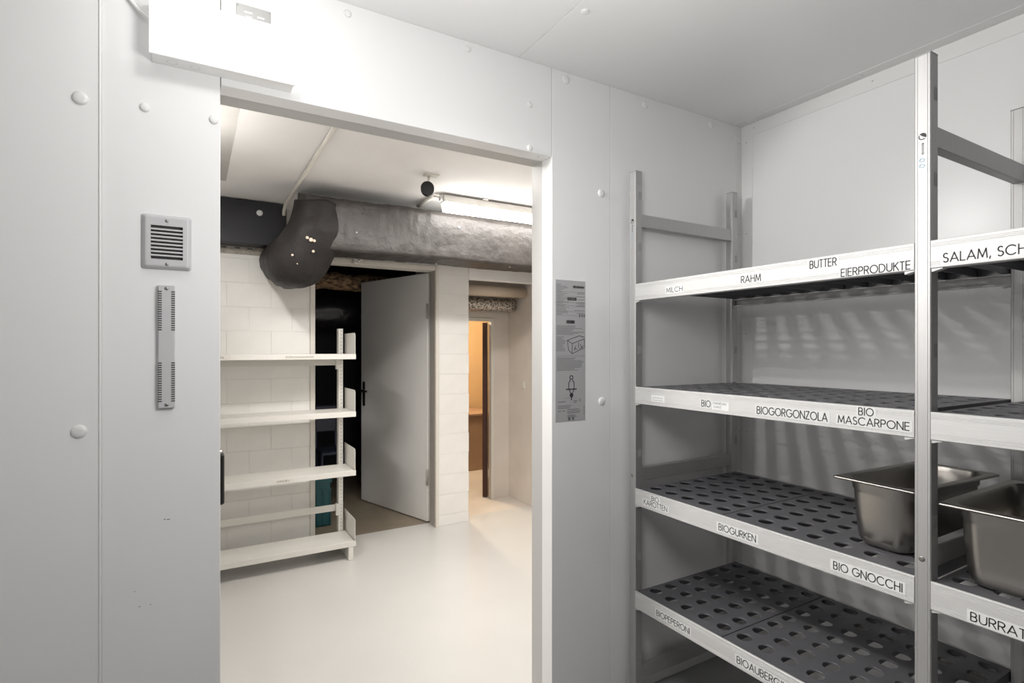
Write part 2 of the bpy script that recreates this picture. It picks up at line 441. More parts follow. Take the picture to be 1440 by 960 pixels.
for z in (1.7045, 1.5950):
    MB('screw').dome((-0.0598, yf, z), (0, -1, 0), 0.0042, 0.002, seg=12).build('screw', vg)

vs_ = thing('vent_strip', 'narrow vertical slotted vent strip on the wall below the louvred grille', 'vent')
b = MB('vent'); b.box(-0.0785, -0.0425, YD-0.0125, YD-0.0003, 1.230, 1.542, bev=0.002, seg=2); b.build('cover_plate', vs_)
b = MB('dark')
for side in (0, 1):
    xa, xb = ((-0.0788, -0.0705) if side == 0 else (-0.0505, -0.0422))
    for za, n in ((1.427, 18), (1.246, 18)):
        for i in range(n):
            z = za + i*0.0057
            b.box(xa, xb, YD-0.0128, YD-0.010, z, z+0.0030)
tag(b.build('vent_slot', vs_), kind='stuff')
for z in (1.5335, 1.2385):
    MB('screw').dome((-0.0605, YD-0.0125, z), (0, -1, 0), 0.0048, 0.002, seg=12).build('screw', vs_)

# data sticker
ds = thing('data_sticker', 'tall silver data sticker with pictogram on the wall right of the doorway', 'sticker')
MB('silver').box(1.147, 1.2855, YD-0.0012, YD, 1.109, 1.636, bev=0.0005).build('sticker_foil', ds)
p = MB('ink', 'ink_pale', 'tape')
Y = YD-0.0016
def ln(x0, x1, z, h=0.0016, mi=1): p.box(x0, x1, Y, YD-0.0010, z-h/2, z+h/2, mi=mi)
stroke_text(p, 'VIESSMANN', (1.226, Y, 1.609), (1, 0, 0), (0, 0, 1), 0.0075, 0.052, w=0.30, mi=0)
z = 1.618
while z > 1.508:
    ln(1.151, 1.151+random.uniform(0.02, 0.06), z)
    if random.random() < .45 and z < 1.60: ln(1.25-random.uniform(0, .02), 1.281, z)
    z -= 0.0052
for z in (1.593, 1.577, 1.553, 1.542, 1.520, 1.505): ln(1.150, 1.283, z, 0.0008)
for i in range(13): ln(1.201+i*0.0032, 1.203+i*0.0032+random.random()*0.0012, 1.567, 0.012, 0)
for i in range(11): ln(1.196+i*0.0036, 1.1985+i*0.0036+random.random()*0.0014, 1.481, 0.012, 0)
for x0_, z_ in ((1.255, 1.506), (1.266, 1.506), (1.276, 1.506)): ln(x0_, x0_+0.006, z_, 0.012, 1)
z = 1.466
while z > 1.430:
    ln(1.151, random.uniform(1.22, 1.28), z); z -= 0.0046
z = 1.424
while z > 1.372:
    ln(1.151, random.uniform(1.176, 1.195), z); z -= 0.0046
def seg(a, b_, w=0.0020, mi=0):
    (xa, za), (xb, zb) = a, b_
    d = math.hypot(xb-xa, zb-za); nx, nz = -(zb-za)/d*w/2, (xb-xa)/d*w/2
    p.quad((xa+nx, Y, za+nz), (xb+nx, Y, zb+nz), (xb-nx, Y, zb-nz), (xa-nx, Y, za-nz), mi=mi)
for a_, b_ in (((1.200, 1.412), (1.222, 1.400)), ((1.222, 1.400), (1.280, 1.418)), ((1.200, 1.412), (1.256, 1.430)), ((1.256, 1.430), (1.281, 1.424)),
               ((1.222, 1.400), (1.222, 1.362)), ((1.200, 1.412), (1.206, 1.376)), ((1.206, 1.376), (1.222, 1.362)), ((1.222, 1.362), (1.281, 1.385)),
               ((1.280, 1.418), (1.280, 1.386)), ((1.232, 1.382), (1.248, 1.378)), ((1.238, 1.392), (1.233, 1.374)), ((1.260, 1.398), (1.270, 1.382)), ((1.256, 1.380), (1.276, 1.392)), ((1.252, 1.404), (1.252, 1.384))):
    seg(a_, b_)
ln(1.150, 1.283, 1.354, 0.0010)
z = 1.346
while z > 1.300:
    ln(1.152, random.uniform(1.22, 1.279), z, 0.0018); z -= 0.0050
# pictogram: weight standing on a line above a drop shape
def ring(cx, cz, r0, r1, a0=0, a1=360, n=24):
    for i in range(n):
        t0, t1 = math.radians(a0+(a1-a0)*i/n), math.radians(a0+(a1-a0)*(i+1)/n)
        p.quad(*[(cx+r*math.cos(t), Y, cz+r*math.sin(t)*1.0) for r, t in ((r0, t0), (r1, t0), (r1, t1), (r0, t1))], mi=0)
ring(1.219, 1.2735, 0.0050, 0.0085)
for a_, b_ in (((1.213, 1.266), (1.213, 1.260)), ((1.225, 1.266), (1.225, 1.260)), ((1.213, 1.261), (1.207, 1.254)), ((1.225, 1.261), (1.231, 1.254)),
               ((1.207, 1.255), (1.207, 1.231)), ((1.231, 1.255), (1.231, 1.231)), ((1.209, 1.228), (1.216, 1.214)), ((1.231, 1.228), (1.223, 1.214))):
    seg(a_, b_, 0.0034)
ln(1.194, 1.244, 1.2295, 0.0042, 0)
ring(1.2195, 1.207, 0.0, 0.0085)
ln(1.2175, 1.2215, 1.194, 0.010, 0)
ln(1.185, 1.250, 1.1965, 0.0007)
for x0_, x1_, z_ in ((1.158, 1.192, 1.184), (1.228, 1.246, 1.186), (1.230, 1.244, 1.180), (1.254, 1.262, 1.190), (1.254, 1.264, 1.184), (1.158, 1.218, 1.168), (1.158, 1.212, 1.161),
                     (1.158, 1.172, 1.150), (1.178, 1.190, 1.150), (1.200, 1.256, 1.154), (1.200, 1.262, 1.147), (1.200, 1.256, 1.141), (1.200, 1.238, 1.132), (1.200, 1.244, 1.127)):
    ln(x0_, x1_, z_, 0.0028)
stroke_text(p, 'R 11', (1.206, Y, 1.113), (1, 0, 0), (0, 0, 1), 0.0105, 0.025, w=0.26, mi=0)
p.box(1.2775, 1.2795, Y, YD-0.001, 1.130, 1.165, mi=1)
p.build('print', ds)

# ================================================================ STORAGE RACK
SX, RX = 1.485, 2.058                      # outer faces of front and rear posts
PW = 0.034
FY = [1.588, 0.603, -0.382]                # near face of each post frame
LV = [1.633, 1.233, 0.837, 0.4365]         # beam top heights
BH = 0.065
rack = thing('shelving_rack', 'tall aluminium storage rack with dark grey perforated shelf grids and lettered beams', 'shelf')
def make_post(front):
    b = MB('alu_post', 'slot')
    # hollow look: grooved front face (facing the aisle)
    P = [(0.002, 0), (PW-0.0, 0), (PW, PW), (0.002, PW), (0, PW-0.002), (0, PW-0.006), (0.0007, PW-0.0066), (0, PW-0.0072),
         (0, 0.0072), (0.0007, 0.0066), (0, 0.006), (0, 0.002)]
    b.prism(P, 'z', 0.012, 2.073)
    for k in range(10):
        z = 0.152 + k*0.2015
        b.box(0.015, PW-0.002, -0.0004, 0.0006, z, z+0.031, mi=1)
    o = b.build('post', rack)
    return o
pf = make_post(True)
posts = []
first = True
for y in FY:
    for x in (SX, RX):
        if first: pf.location = (x, y, 0); po = pf; first = False
        else: po = inst(pf, 'post', rack, (x, y, 0))
        posts.append(po)
endcap = None
for po in posts:
    if endcap is None:
        endcap = MB('slot').box(-0.0005, PW+0.0005, -0.0005, PW+0.0005, 2.073, 2.0765, bev=0.0008).build('end_cap', po)
        foot = MB('black').cyl((PW/2, PW/2, 0), (PW/2, PW/2, 0.012), 0.015, n=16).build('foot', po)
    else:
        inst(endcap, 'end_cap', po, (0, 0, 0)); inst(foot, 'foot', po, (0, 0, 0))
# marks and screws on the posts
for y in (1.588, 0.603):
    po = posts[0] if y == 1.588 else posts[2]
    b = MB('screw').dome((-0.0002, PW*0.55, 0.884), (-1, 0, 0), 0.0068, 0.002, seg=14).build('screw', po)
    b = MB('ink', 'ink_pale', 'ink_blue', 'cap')
    yy, zz, n = PW*0.50, 1.8815, 24
    for i in range(n):
        a0, a1 = 2*math.pi*i/n, 2*math.pi*(i+1)/n
        am = (a0+a1)/2
        r0 = 0.0062 if math.sin(am-2.45) > 0.15 else 0.0
        if abs(math.sin(am-2.45)) < 0.15: continue
        b.quad(*[(-0.0006, yy-r*math.cos(a), zz+r*math.sin(a)) for r, a in ((r0, a0), (0.0082, a0), (0.0082, a1), (r0, a1))], mi=0)
    # tiny vertical lettering, too small to read in the picture
    for k, (dz, l) in enumerate(((0, .0045), (.006, .002), (.0092, .0016), (.012, .002), (.015, .0016), (.018, .002), (.0215, .0024), (.025, .0022))):
        b.box(-0.0006, -0.0001, yy-0.0030, yy+0.0016, 1.866-dz-l, 1.866-dz, mi=1)
    for cz in (1.8255, 1.8120):
        for i in range(16):
            a0, a1 = 2*math.pi*i/16, 2*math.pi*(i+1)/16
            b.quad(*[(-0.0006, yy+0.001-r*math.cos(a)*1.15, cz+r*math.sin(a)*.9) for r, a in ((0.0036, a0), (0.0052, a0), (0.0052, a1), (0.0036, a1))], mi=2)
    b.build('post_mark', po)
# cross braces joining front and rear posts
br = None
for y in FY:
    for z in (1.859, 0.862, 0.08):
        if br is None:
            P = [(0.006, 0), (0.028, 0), (0.028, 0.051), (0.006, 0.051), (0.004, 0.049), (0.004, 0.002)]
            br = MB('alu_post').prism(P, 'x', SX+PW, RX).build('cross_brace', rack); br.location = (0, y, z)
        else: inst(br, 'cross_brace', rack, (0, y, z))
# beams: grooved channel profile (u = x depth from the aisle face, v = height)
def beam_mesh(y0, y1, flip):
    P = [(0.0015, 0), (0.030, 0), (0.030, 0.003), (0.004, 0.003), (0.004, 0.028), (0.030, 0.028), (0.030, 0.031), (0.004, 0.0315), (0.004, 0.060), (0.008, 0.060), (0.008, 0.065), (0.0015, 0.065), (0, 0.0635)]
    g_ = []
    for v in (0.0570, 0.0535, 0.0500, 0.0140, 0.0105, 0.0070):
        g_ += [(0, v+0.0007), (0.0009, v), (0, v-0.0007)]
    P = P + g_ + [(0, 0.0015)]
    if flip: P = [(-u, v) for u, v in P][::-1]
    b = MB('alu'); b.prism(P, 'y', y0, y1)
    return b
bays = [(FY[1]+PW, FY[0]), (FY[2]+PW, FY[1])]
bsrc = {}
front_beams = {}
for bi, (y0, y1) in enumerate(bays):
    for li, z in enumerate(LV):
        for front in (True, False):
            key = (bi, front)
            if key not in bsrc:
                o = beam_mesh(y0, y1, not front).build('shelf_beam', rack); bsrc[key] = o
            else:
                o = inst(bsrc[key], 'shelf_beam', rack, (0, 0, 0))
            o.location = (SX-0.001 if front else RX+PW, 0, z-BH)
            if front: front_beams[(bi, li)] = o
# hook tabs under the beam ends
hk = None
for (bi, li), bo in front_beams.items():
    for end in (0, 1):
        y0, y1 = bays[bi]
        y = y1-0.022 if end else y0
        for x in (SX+0.003, RX+0.008):
            if hk is None:
                hk = MB('alu').prism([(0, 0), (0.022, 0.0), (0.022, -0.008), (0.0, -0.002)], 'x', 0, 0.022).build('hook_tab', rack)
                hk.location = (x, y, LV[li]-BH)
            else: inst(hk, 'hook_tab', rack, (x, y, LV[li]-BH))
# perforated shelf grids
GX0, GX1 = SX+0.008, RX+PW-0.008
def grid_mesh(ncol, length):
    """origin at far/front end; extends in -Y by length; 7 rows across; top at z=0"""
    b = MB('grid')
    bm = b.bm
    px, py = 0.0808, 0.0789
    rowx = [1.558+px*i for i in range(7)]
    coly = [-(0.0375 + py*i) for i in range(ncol)]
    n, r, t = 20, 0.0247, 0.006
    xe = [GX0+0.004]+[(rowx[i]+rowx[i+1])/2 for i in range(6)]+[GX1-0.004]
    ye = [-0.001]+[(coly[i]+coly[i+1])/2 for i in range(ncol-1)]+[-length+0.001]
    for i in range(7):
        for j in range(ncol):
            cx, cy = rowx[i], coly[j]
            xa, xb, ya, yb_ = xe[i], xe[i+1], ye[j], ye[j+1]
            top, tp2, hole, low = [], [], [], []
            for k in range(n):
                a = 2*math.pi*(k+0.5)/n
                c_, s_ = math.cos(a), math.sin(a)
                m_ = max(abs(c_), abs(s_)); ux, uy = c_/m_, s_/m_
                X = cx + (ux*(xb-cx) if ux > 0 else ux*(cx-xa))
                Yq = cy + (uy*(ya-cy) if uy > 0 else uy*(cy-yb_))
                top.append(bm.verts.new((X, Yq, 0)))
                hole.append(bm.verts.new((cx+r*c_, cy+r*s_, 0)))
                tp2.append(bm.verts.new((cx+(r-0.001)*c_, cy+(r-0.001)*s_, -0.0012)))
                low.append(bm.verts.new((cx+(r-0.001)*c_, cy+(r-0.001)*s_, -0.0045)))
            und = [bm.verts.new((v.co.x, v.co.y, -0.004)) for v in top]
            for k in range(n):
                q = (k+1) % n
                bm.faces.new((top[k], top[q], hole[q], hole[k]))
                bm.faces.new((hole[k], hole[q], tp2[q], tp2[k]))
                bm.faces.new((tp2[k], tp2[q], low[q], low[k]))
                bm.faces.new((und[q], und[k], low[k], low[q]))
            # fill the square's corners (the ring of points misses them)
            for sx_ in (0, 1):
                for sy_ in (0, 1):
                    X = (xa, xb)[sx_]; Yq = (ya, yb_)[sy_]
                    near = sorted(top, key=lambda v: (v.co.x-X)**2+(v.co.y-Yq)**2)
                    ea = [v for v in near[:4] if abs(v.co.x-X) < 1e-6][:1]; eb = [v for v in near[:4] if abs(v.co.y-Yq) < 1e-6][:1]
                    if ea and eb and ea[0] is not eb[0]:
                        bm.faces.new((ea[0], bm.verts.new((X, Yq, 0)), eb[0]))
    # scalloped skirts along the length and plain end skirts
    def skirt(x):
        N = ncol*8; th = 0.003
        prev = None
        for k in range(N+1):
            yy = -0.001-(length-0.002)*k/N
            dep = 0.0175+0.0155*abs(math.sin(math.pi*(yy+0.0375)/py))
            cur = [bm.verts.new(p_) for p_ in ((x, yy, -0.002), (x+th, yy, -0.002), (x+th, yy, -dep), (x, yy, -dep))]
            if prev:
                for q in range(4): bm.faces.new((prev[q], prev[(q+1) % 4], cur[(q+1) % 4], cur[q]))
            prev = cur
    for x in (xe[0], xe[7]-0.003): skirt(x)
    for j in range(1, ncol): b.box(xe[0]+0.003, xe[7]-0.003, ye[j]-0.00125, ye[j]+0.00125, -0.031, -0.0035)
    for y in (-0.001, -length+0.004): b.box(xe[0], xe[7], y-0.003, y, -0.031, -0.0005)
    bmesh.ops.remove_doubles(bm, verts=bm.verts, dist=0.00002)
    return b
gs = {}
for bi, (y0, y1) in enumerate(bays):
    lens = (0.393, 0.553) if bi == 0 else (0.553, 0.393)
    for li, z in enumerate(LV):
        yy = y1
        for L_ in lens:
            nc = 5 if L_ < 0.5 else 7
            loc = (0, yy, z-0.001)
            if L_ not in gs:
                gs[L_] = grid_mesh(nc, L_).build('shelf_grid', rack); gs[L_].location = loc
            else: inst(gs[L_], 'shelf_grid', rack, loc)
            yy -= L_+0.002

# lettered strips on the front beams: (bay, level, [lines], strip y0..y1, strip z0..z1, material, label)
def beam_label(bi, li, lines, ya, yb_, za, zb, paper='paper', ink='ink', name='label_strip'):
    """ya = left (far) end, yb_ = right (near) end; lines: (text, y_left, y_right, z_base, cap[, stroke])"""
    bo = front_beams[(bi, li)]
    b = MB(paper, ink)
    X = SX-0.001
    b.box(X-0.0005, X+0.0001, yb_, ya, za, zb, mi=0)
    for l in lines:
        t, yl, yr, zb_, cap = l[:5]; w = l[5] if len(l) > 5 else 0.13
        stroke_text(b, t, (X-0.0008, yl, zb_), (0, -1, 0), (0, 0, 1), cap, yl-yr, w=w, mi=1)
    o = b.build(name, bo)
    o.matrix_parent_inverse = Matrix.Translation(bo.location).inverted()
    return o
m_ = 0.005
beam_label(0, 0, [('MILCH', 1.425, 1.351, 1.5845, .0170)], 1.431, 1.344, 1.5795, 1.6065)
beam_label(0, 0, [('RAHM', 1.112, 1.044, 1.587, .0205)], 1.120, 1.037, 1.582, 1.6125, 'tape')
beam_label(0, 0, [('BUTTER', .891, .819, 1.604, .0205)], .898, .812, 1.599, 1.6285, 'tape')
beam_label(0, 0, [('EIERPRODUKTE', .806, .645, 1.5720, .0195)], .813, .6375, 1.5695, 1.596, 'tape')
beam_label(1, 0, [('SALAM, SCHINKEN', .578, .365, 1.5785, .0200)], .584, .357, 1.5735, 1.604, 'tape')
bo = front_beams[(0, 1)]       # small two-line label whose print is too small to read
b = MB('paper', 'ink_faint')
b.box(SX-0.0015, SX-0.0009, 1.434, 1.501, 1.183, 1.2075)
for zc in (1.1985, 1.1895):
    y = 1.494
    while y > 1.444:
        wd = random.uniform(0.002, 0.005); b.box(SX-0.0018, SX-0.0014, y-wd, y, zc-0.0022, zc+0.0022, mi=1); y -= wd+0.0018
o = b.build('label_strip', bo); o.matrix_parent_inverse = Matrix.Translation(bo.location).inverted()
beam_label(0, 1, [('BIO', 1.266, 1.230, 1.1865, .0205)], 1.272, 1.226, 1.1815, 1.2095, 'tape')
beam_label(0, 1, [('PARMESAN', 1.219, 1.168, 1.1975, .0072, .13), ('GANZ', 1.217, 1.187, 1.1860, .0072, .13)], 1.224, 1.158, 1.1800, 1.2070, ink='ink_pale')
beam_label(0, 1, [('BIOGORGONZOLA', 1.056, .843, 1.1835, .0215)], 1.063, .836, 1.1785, 1.2095, 'tape')
beam_label(0, 1, [('BIO', .762, .727, 1.2100, .0185)], .768, .721, 1.2065, 1.2315, 'tape')
beam_label(0, 1, [('MASCARPONE', .814, .647, 1.1840, .0190)], .820, .6395, 1.1790, 1.2062, 'tape')
beam_label(0, 2, [('BIO', 1.500, 1.464, .8110, .0165)], 1.507, 1.457, .8085, .8300)
beam_label(0, 2, [('KAROTTEN', 1.540, 1.422, .7885, .0180)], 1.546, 1.415, .7840, .8090)
beam_label(0, 2, [('BIOGURKEN', 1.196, 1.061, .7885, .0205)], 1.205, 1.053, .7830, .8135)
beam_label(0, 2, [('BIO GNOCCHI', .826, .662, .7900, .0200)], .835, .655, .7850, .8145)
beam_label(1, 2, [('BURRATA', .527, .415, .7800, .0185)], .534, .407, .7750, .8030)
beam_label(0, 3, [('BIOPEPERONI', 1.474, 1.318, .3910, .0200)], 1.481, 1.311, .3860, .4155)
beam_label(0, 3, [('BIOAUBERGINEN', 1.127, .925, .3875, .0215)], 1.134, .918, .3825, .4135)

# ================================================================ GASTRONORM CONTAINERS
def rrect(w, d, r, z, n=6):
    P = []
    for cx, cy, a in ((w/2-r, d/2-r, 0), (-w/2+r, d/2-r, 90), (-w/2+r, -d/2+r, 180), (w/2-r, -d/2+r, 270)):
        for i in range(n+1):
            t = math.radians(a+90*i/n); P.append((cx+r*math.cos(t), cy+r*math.sin(t), z))
    return P
def make_container(w, d, h, loc, rz, label):
    root = thing('steel_container', label, 'food container', 'steel containers on the rack', loc)
    root.rotation_euler = (0, 0, rz)
    def R(inset, z, r): return rrect(w-2*inset, d-2*inset, r, z)
    b = MB('steel')
    outer = [R(0.066, 0.0, .02), R(0.055, 0.001, .03), R(0.045, 0.006, .036), R(0.038, 0.016, .040), R(0.035, 0.03, .040), R(0.031, h*0.40, .041), R(0.0275, h-0.045, .042), R(0.0270, h-0.035, .042),
             R(0.0235, h-0.030, .045), R(0.0220, h-0.006, .045), R(0.0190, h-0.0015, .046)]
    inner = [R(0.0195, h-0.001, .046), R(0.0230, h-0.007, .045), R(0.0245, h-0.030, .045), R(0.028, h-0.036, .042), R(0.032, h*0.40, .041), R(0.036, 0.03, .04), R(0.039, 0.017, .04), R(0.046, 0.0075, .036), R(0.066, 0.003, .02)]
    V = loft(b, outer, smooth=True); b.bm.faces.new(V[0][::-1])
    V2 = loft(b, inner, smooth=True); b.bm.faces.new(V2[-1])
    b.build('body', root)
    b = MB('steel')
    loft(b, [R(0.0195, h-0.0012, .046), R(0.014, h, .03), R(0.003, h+0.0003, .010), R(0.0, h-0.001, .008), R(-0.0008, h-0.004, .008), R(0.0006, h-0.0065, .008), R(0.002, h-0.003, .008), R(0.0196, h-0.0016, .046)], smooth=True)
    b.build('rim', root)
    return root
make_container(0.440, 0.212, 0.186, (1.778, 0.757, LV[2]-0.001+0.0004), math.radians(-3.2), 'empty deep steel container on the third shelf, left of the tall post, farther from camera')
make_container(0.440, 0.325, 0.186, (1.718, 0.4360, LV[2]-0.001+0.0004), math.radians(0.6), 'empty deep steel container cut by the right edge, standing above the BURRATA lettering')

# ================================================================ HALL SHELL
HC, WY = 2.325, 3.94
fl = MB('hallfloor').box(-1.6, 2.56, 1.66, 4.062, -0.06, 0.0).build('floor_hall')
tag(fl, 'glossy off-white epoxy floor of the cellar hall', 'floor', kind='structure')
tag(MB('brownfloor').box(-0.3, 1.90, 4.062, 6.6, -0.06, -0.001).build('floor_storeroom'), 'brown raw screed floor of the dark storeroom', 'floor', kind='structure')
tag(MB('warmfloor').box(1.90, 3.6, 4.062, 6.6, -0.06, -0.0005).build('floor_passage'), 'pale floor of the passage alcove, warm light tinted into its colour', 'floor', kind='structure')
ce = struct('ceiling_hall', 'cream painted concrete ceiling of the cellar hall', 'ceiling')
MB('plaster').box(-1.7, 3.6, 1.787, 6.7, HC, HC+0.1).build('slab', ce)
MB('stain').box(-0.6, 0.155, 1.79, 3.45, HC-0.002, HC).build('bare_patch', ce)

wh = struct('wall_hall_far', 'cream painted block wall at the far side of the hall')
MB('mortar').box(-1.6, 0.690, WY+0.0025, WY+0.15, 0, 2.06).build('mortar', wh)
MB('plaster').box(-1.6, 2.56, WY+0.006, WY+0.15, 2.06, HC).build('lintel', wh)
MB('mortar').box(1.638, 1.896, WY+0.0025, WY+0.50, 0, 2.06).build('mortar', wh)
bw, bh, j = 0.262, 0.157, 0.0016
src = {}
def block(w, x, z, h=bh, y=WY):
    key = (round(w, 3), round(h, 3))
    dy = random.uniform(-0.0012, 0.0012)
    if key not in src:
        o = MB('block').box(j/2, w-j/2, 0, 0.05, j/2, h-j/2, bev=0.0012).build('block', wh); src[key] = o; o.location = (x, y+dy, z)
    else: inst(src[key], 'block', wh, (x, y+dy, z))
for n in range(-1, 13):
    z0 = 0.084+bh*n; z1 = z0+bh
    zz0, zz1 = max(0, z0), min(2.06, z1)
    off = 0.180 if n % 2 == 0 else 0.311
    x = off - bw*7
    while x < 0.69:
        xa, xb = max(-1.6, x), min(0.690, x+bw)
        if xb-xa > 0.02: block(xb-xa, xa, zz0, zz1-zz0)
        x += bw
    # narrow pier between the two openings
    e = 0.004 if n % 2 else 0.0
    block(0.262+e, 1.637, zz0, zz1-zz0)
# lintel over the alcove
MB('plaster').box(1.90, 2.56, WY, WY+0.08, 1.942, 2.06, bev=0.004).build('lintel', wh)
MB('plaster').box(0.72, 1.64, WY+0.002, WY+0.15, 2.02, 2.06).build('lintel', wh)
MB('perf').box(-0.6, 0.43, WY-0.012, WY-0.001, 1.995, 2.045).build('bead_strip', wh)
b = MB('dark')
for i in range(9): b.box(-0.30+i*0.075, -0.27+i*0.075, WY-0.0135, WY-0.011, 2.029, 2.036)
tag(b.build('bead_slot', wh), kind='stuff')

wr = struct('wall_hall_right', 'cream plastered wall on the right of the hall and alcove')
MB('plaster_warm').box(2.552, 2.70, 1.787, 4.43, 0, HC).build('plaster', wr)
wl = struct('wall_hall_left', 'cream wall at the left end of the hall')
MB('plaster').box(-1.70, -1.6, 1.787, 4.1, 0, HC).build('plaster', wl)
wn = struct('wall_alcove_far', 'cream wall with white framed doorway at the back of the alcove')
b = MB('plaster_warm')
b.box(2.388, 2.70, 4.43, 4.47, 0, HC); b.box(1.90, 2.388, 4.43, 4.47, 1.662, HC)
b.build('plaster', wn)
b = MB('framewhite')
b.box(2.362, 2.390, 4.418, 4.47, 0, 1.662, bev=0.002); b.box(1.90, 2.362, 4.418, 4.47, 1.634, 1.662, bev=0.002)
b.build('door_frame', wn)

# warm lit room beyond the alcove
wp = struct('wall_passage', 'orange lit wall of the room beyond the alcove doorway')
MB('orange').box(1.9, 3.6, 6.2, 6.3, 0, HC).build('plaster', wp)
MB('orange').box(3.5, 3.6, 4.47, 6.2, 0, HC).build('plaster', wp)
cbn = thing('cabinet', 'brown low cabinet standing in the orange lit room beyond the alcove', 'cabinet')
MB('carton').box(2.20, 3.05, 5.55, 6.15, 0, 0.62, bev=0.004).build('body', cbn)
MB('carton').box(2.19, 3.06, 5.53, 6.16, 0.62, 0.645, bev=0.003).build('top_board', cbn)
bl = thing('brown_door', 'dark brown glossy door leaf standing open in the alcove doorway', 'door')
bmx = Matrix.Translation((2.353, 4.492, 0)) @ Matrix.Rotation(math.radians(-28.5), 4, 'Z')
MB('brownleaf').box(-0.04, 0.0, 0, 0.78, 0.008, 1.625, bev=0.002, mx=bmx).build('leaf', bl)
MB('black').box(0.0, 0.006, 0.0, 0.7, 0.008, 1.630, mx=bmx).build('seal', bl)
MB('chrome').cyl((2.303, 5.16, 0.86), (2.27, 5.16, 0.86), 0.012).cyl((2.27, 5.16, 0.86), (2.27, 5.05, 0.86), 0.008).build('handle', bl)

# storeroom
ws = struct('wall_storeroom', 'black walls of the unlit storeroom behind the grey door')
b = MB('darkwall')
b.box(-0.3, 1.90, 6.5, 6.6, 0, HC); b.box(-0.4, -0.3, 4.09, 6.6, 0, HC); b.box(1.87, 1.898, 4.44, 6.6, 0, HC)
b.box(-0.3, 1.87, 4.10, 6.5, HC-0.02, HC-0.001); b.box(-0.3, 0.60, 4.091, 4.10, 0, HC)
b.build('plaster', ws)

# ---------------- doorway and leaf of the storeroom
d1 = struct('door_1', 'grey steel door standing open into the dark storeroom', 'door')
b = MB('framewhite')
b.box(0.690, 0.722, WY-0.012, WY+0.13, 0, 2.020, bev=0.002); b.box(0.722, 1.610, WY-0.012, WY+0.13, 1.987, 2.020, bev=0.002)
b.build('door_frame', d1)
b = MB('framegrey', 'framewhite'); b.box(1.607, 1.616, WY-0.010, WY+0.10, 0, 2.018, bev=0.002); b.box(1.616, 1.638, WY-0.012, WY+0.10, 0, 2.020, mi=1, bev=0.002); b.build('door_frame', d1)
ang = math.atan2(4.984-4.075, 1.318-1.603)
dm = Matrix.Translation((1.603, 4.075, 0)) @ Matrix.Rotation(ang, 4, 'Z')
MB('doorgrey').box(0.0, 0.955, -0.04, 0.0, 0.006, 1.985, bev=0.003, mx=dm).build('leaf', d1)
b = MB('black'); b.box(0.886, 0.922, 0.0, 0.007, 0.865, 1.085, bev=0.003, mx=dm)
b.build('handle_plate', d1)
pt = lambda u, v, z: tuple(dm @ Vector((u, v, z)))
MB('chrome').cyl(pt(0.905, 0.004, 1.005), pt(0.905, 0.05, 1.005), 0.009).tube([pt(0.905, 0.048, 1.005), pt(0.86, 0.052, 1.005), pt(0.77, 0.050, 1.003)], [0.012, 0.012, 0.009]).build('handle', d1)
MB('black').cyl(pt(0.905, -0.04, 1.005), pt(0.905, -0.085, 1.005), 0.010).tube([pt(0.905, -0.083, 1.005), pt(0.80, -0.085, 1.003)], 0.009).build('handle', d1)
MB('framegrey').cyl(pt(-0.004, 0.008, 0.30), pt(-0.004, 0.008, 0.42), 0.009).build('hinge', d1)
MB('framegrey').cyl(pt(-0.004, 0.008, 1.62), pt(-0.004, 0.008, 1.74), 0.009).build('hinge', d1)

# ---------------- things inside the storeroom
tag(MB('wool').tube([(0.60+0.103*i, 5.15+0.01*math.sin(i*2.1), 2.000+0.006*math.sin(i*1.7)) for i in range(13)], [0.078+0.006*math.sin(i*2.7) for i in range(13)], n=18, wob=0.08).build('insulated_pipe'),
    'pipe wrapped in torn brown insulation below the storeroom ceiling', 'pipe')
tag(MB('bagblack').tube([(0.2+0.165*i, 5.50, 1.745+0.008*math.sin(i*1.3)) for i in range(11)], [0.17+0.008*math.sin(i*2.3) for i in range(11)], n=24, wob=0.05).build('wrapped_duct'),
    'large duct wrapped in shiny black polythene at the back of the storeroom', 'duct')
cr = thing('plastic_crate', 'teal plastic crate standing upright in the dark storeroom behind the rack', 'crate')
b = MB('teal')
cx0, cx1, cy0, cy1, ch = 0.765, 0.925, 4.40, 4.66, 0.365
for (a, c_, d_, e_) in ((cx0, cx1, cy0, cy0+0.004), (cx0, cx1, cy1-0.004, cy1), (cx0, cx0+0.004, cy0, cy1), (cx1-0.004, cx1, cy0, cy1)): b.box(a, c_, d_, e_, 0.0, ch-0.02)
b.box(cx0, cx1, cy0, cy1, 0.0, 0.006)
b.build('body', cr)
b = MB('teal')
for (a, c_, d_, e_) in ((cx0-.008, cx1+.008, cy0-.008, cy0+.004), (cx0-.008, cx1+.008, cy1-.004, cy1+.008), (cx0-.008, cx0+.004, cy0+.004, cy1-.004), (cx1-.004, cx1+.008, cy0+.004, cy1-.004)): b.box(a, c_, d_, e_, ch-0.03, ch)
for (a, c_, d_, e_) in ((cx0-.006, cx1+.006, cy0-.006, cy0), (cx1, cx1+.006, cy0, cy1+.006)): b.box(a, c_, d_, e_, ch-0.085, ch-0.075)
b.build('rim', cr)
for x in (cx0+0.0, cx0+0.05, cx0+0.10, cx1-0.008): MB('teal').box(x, x+0.008, cy0-0.006, cy0, 0.0, ch-0.085).build('rib', cr)
ch_ = thing('folding_chair', 'dark folding chair barely visible in the unlit storeroom', 'chair')
for x in (0.98, 1.16): MB('navy').tube([(x, 5.2, 0), (x, 5.3, 0.45), (x, 5.35, 0.85)], 0.012).build('leg', ch_)
MB('navy').box(0.97, 1.17, 5.30, 5.36, 0.6, 0.85, bev=0.01).build('backrest', ch_)
MB('navy').box(0.97, 1.17, 5.0, 5.32, 0.43, 0.46, bev=0.01).build('seat', ch_)
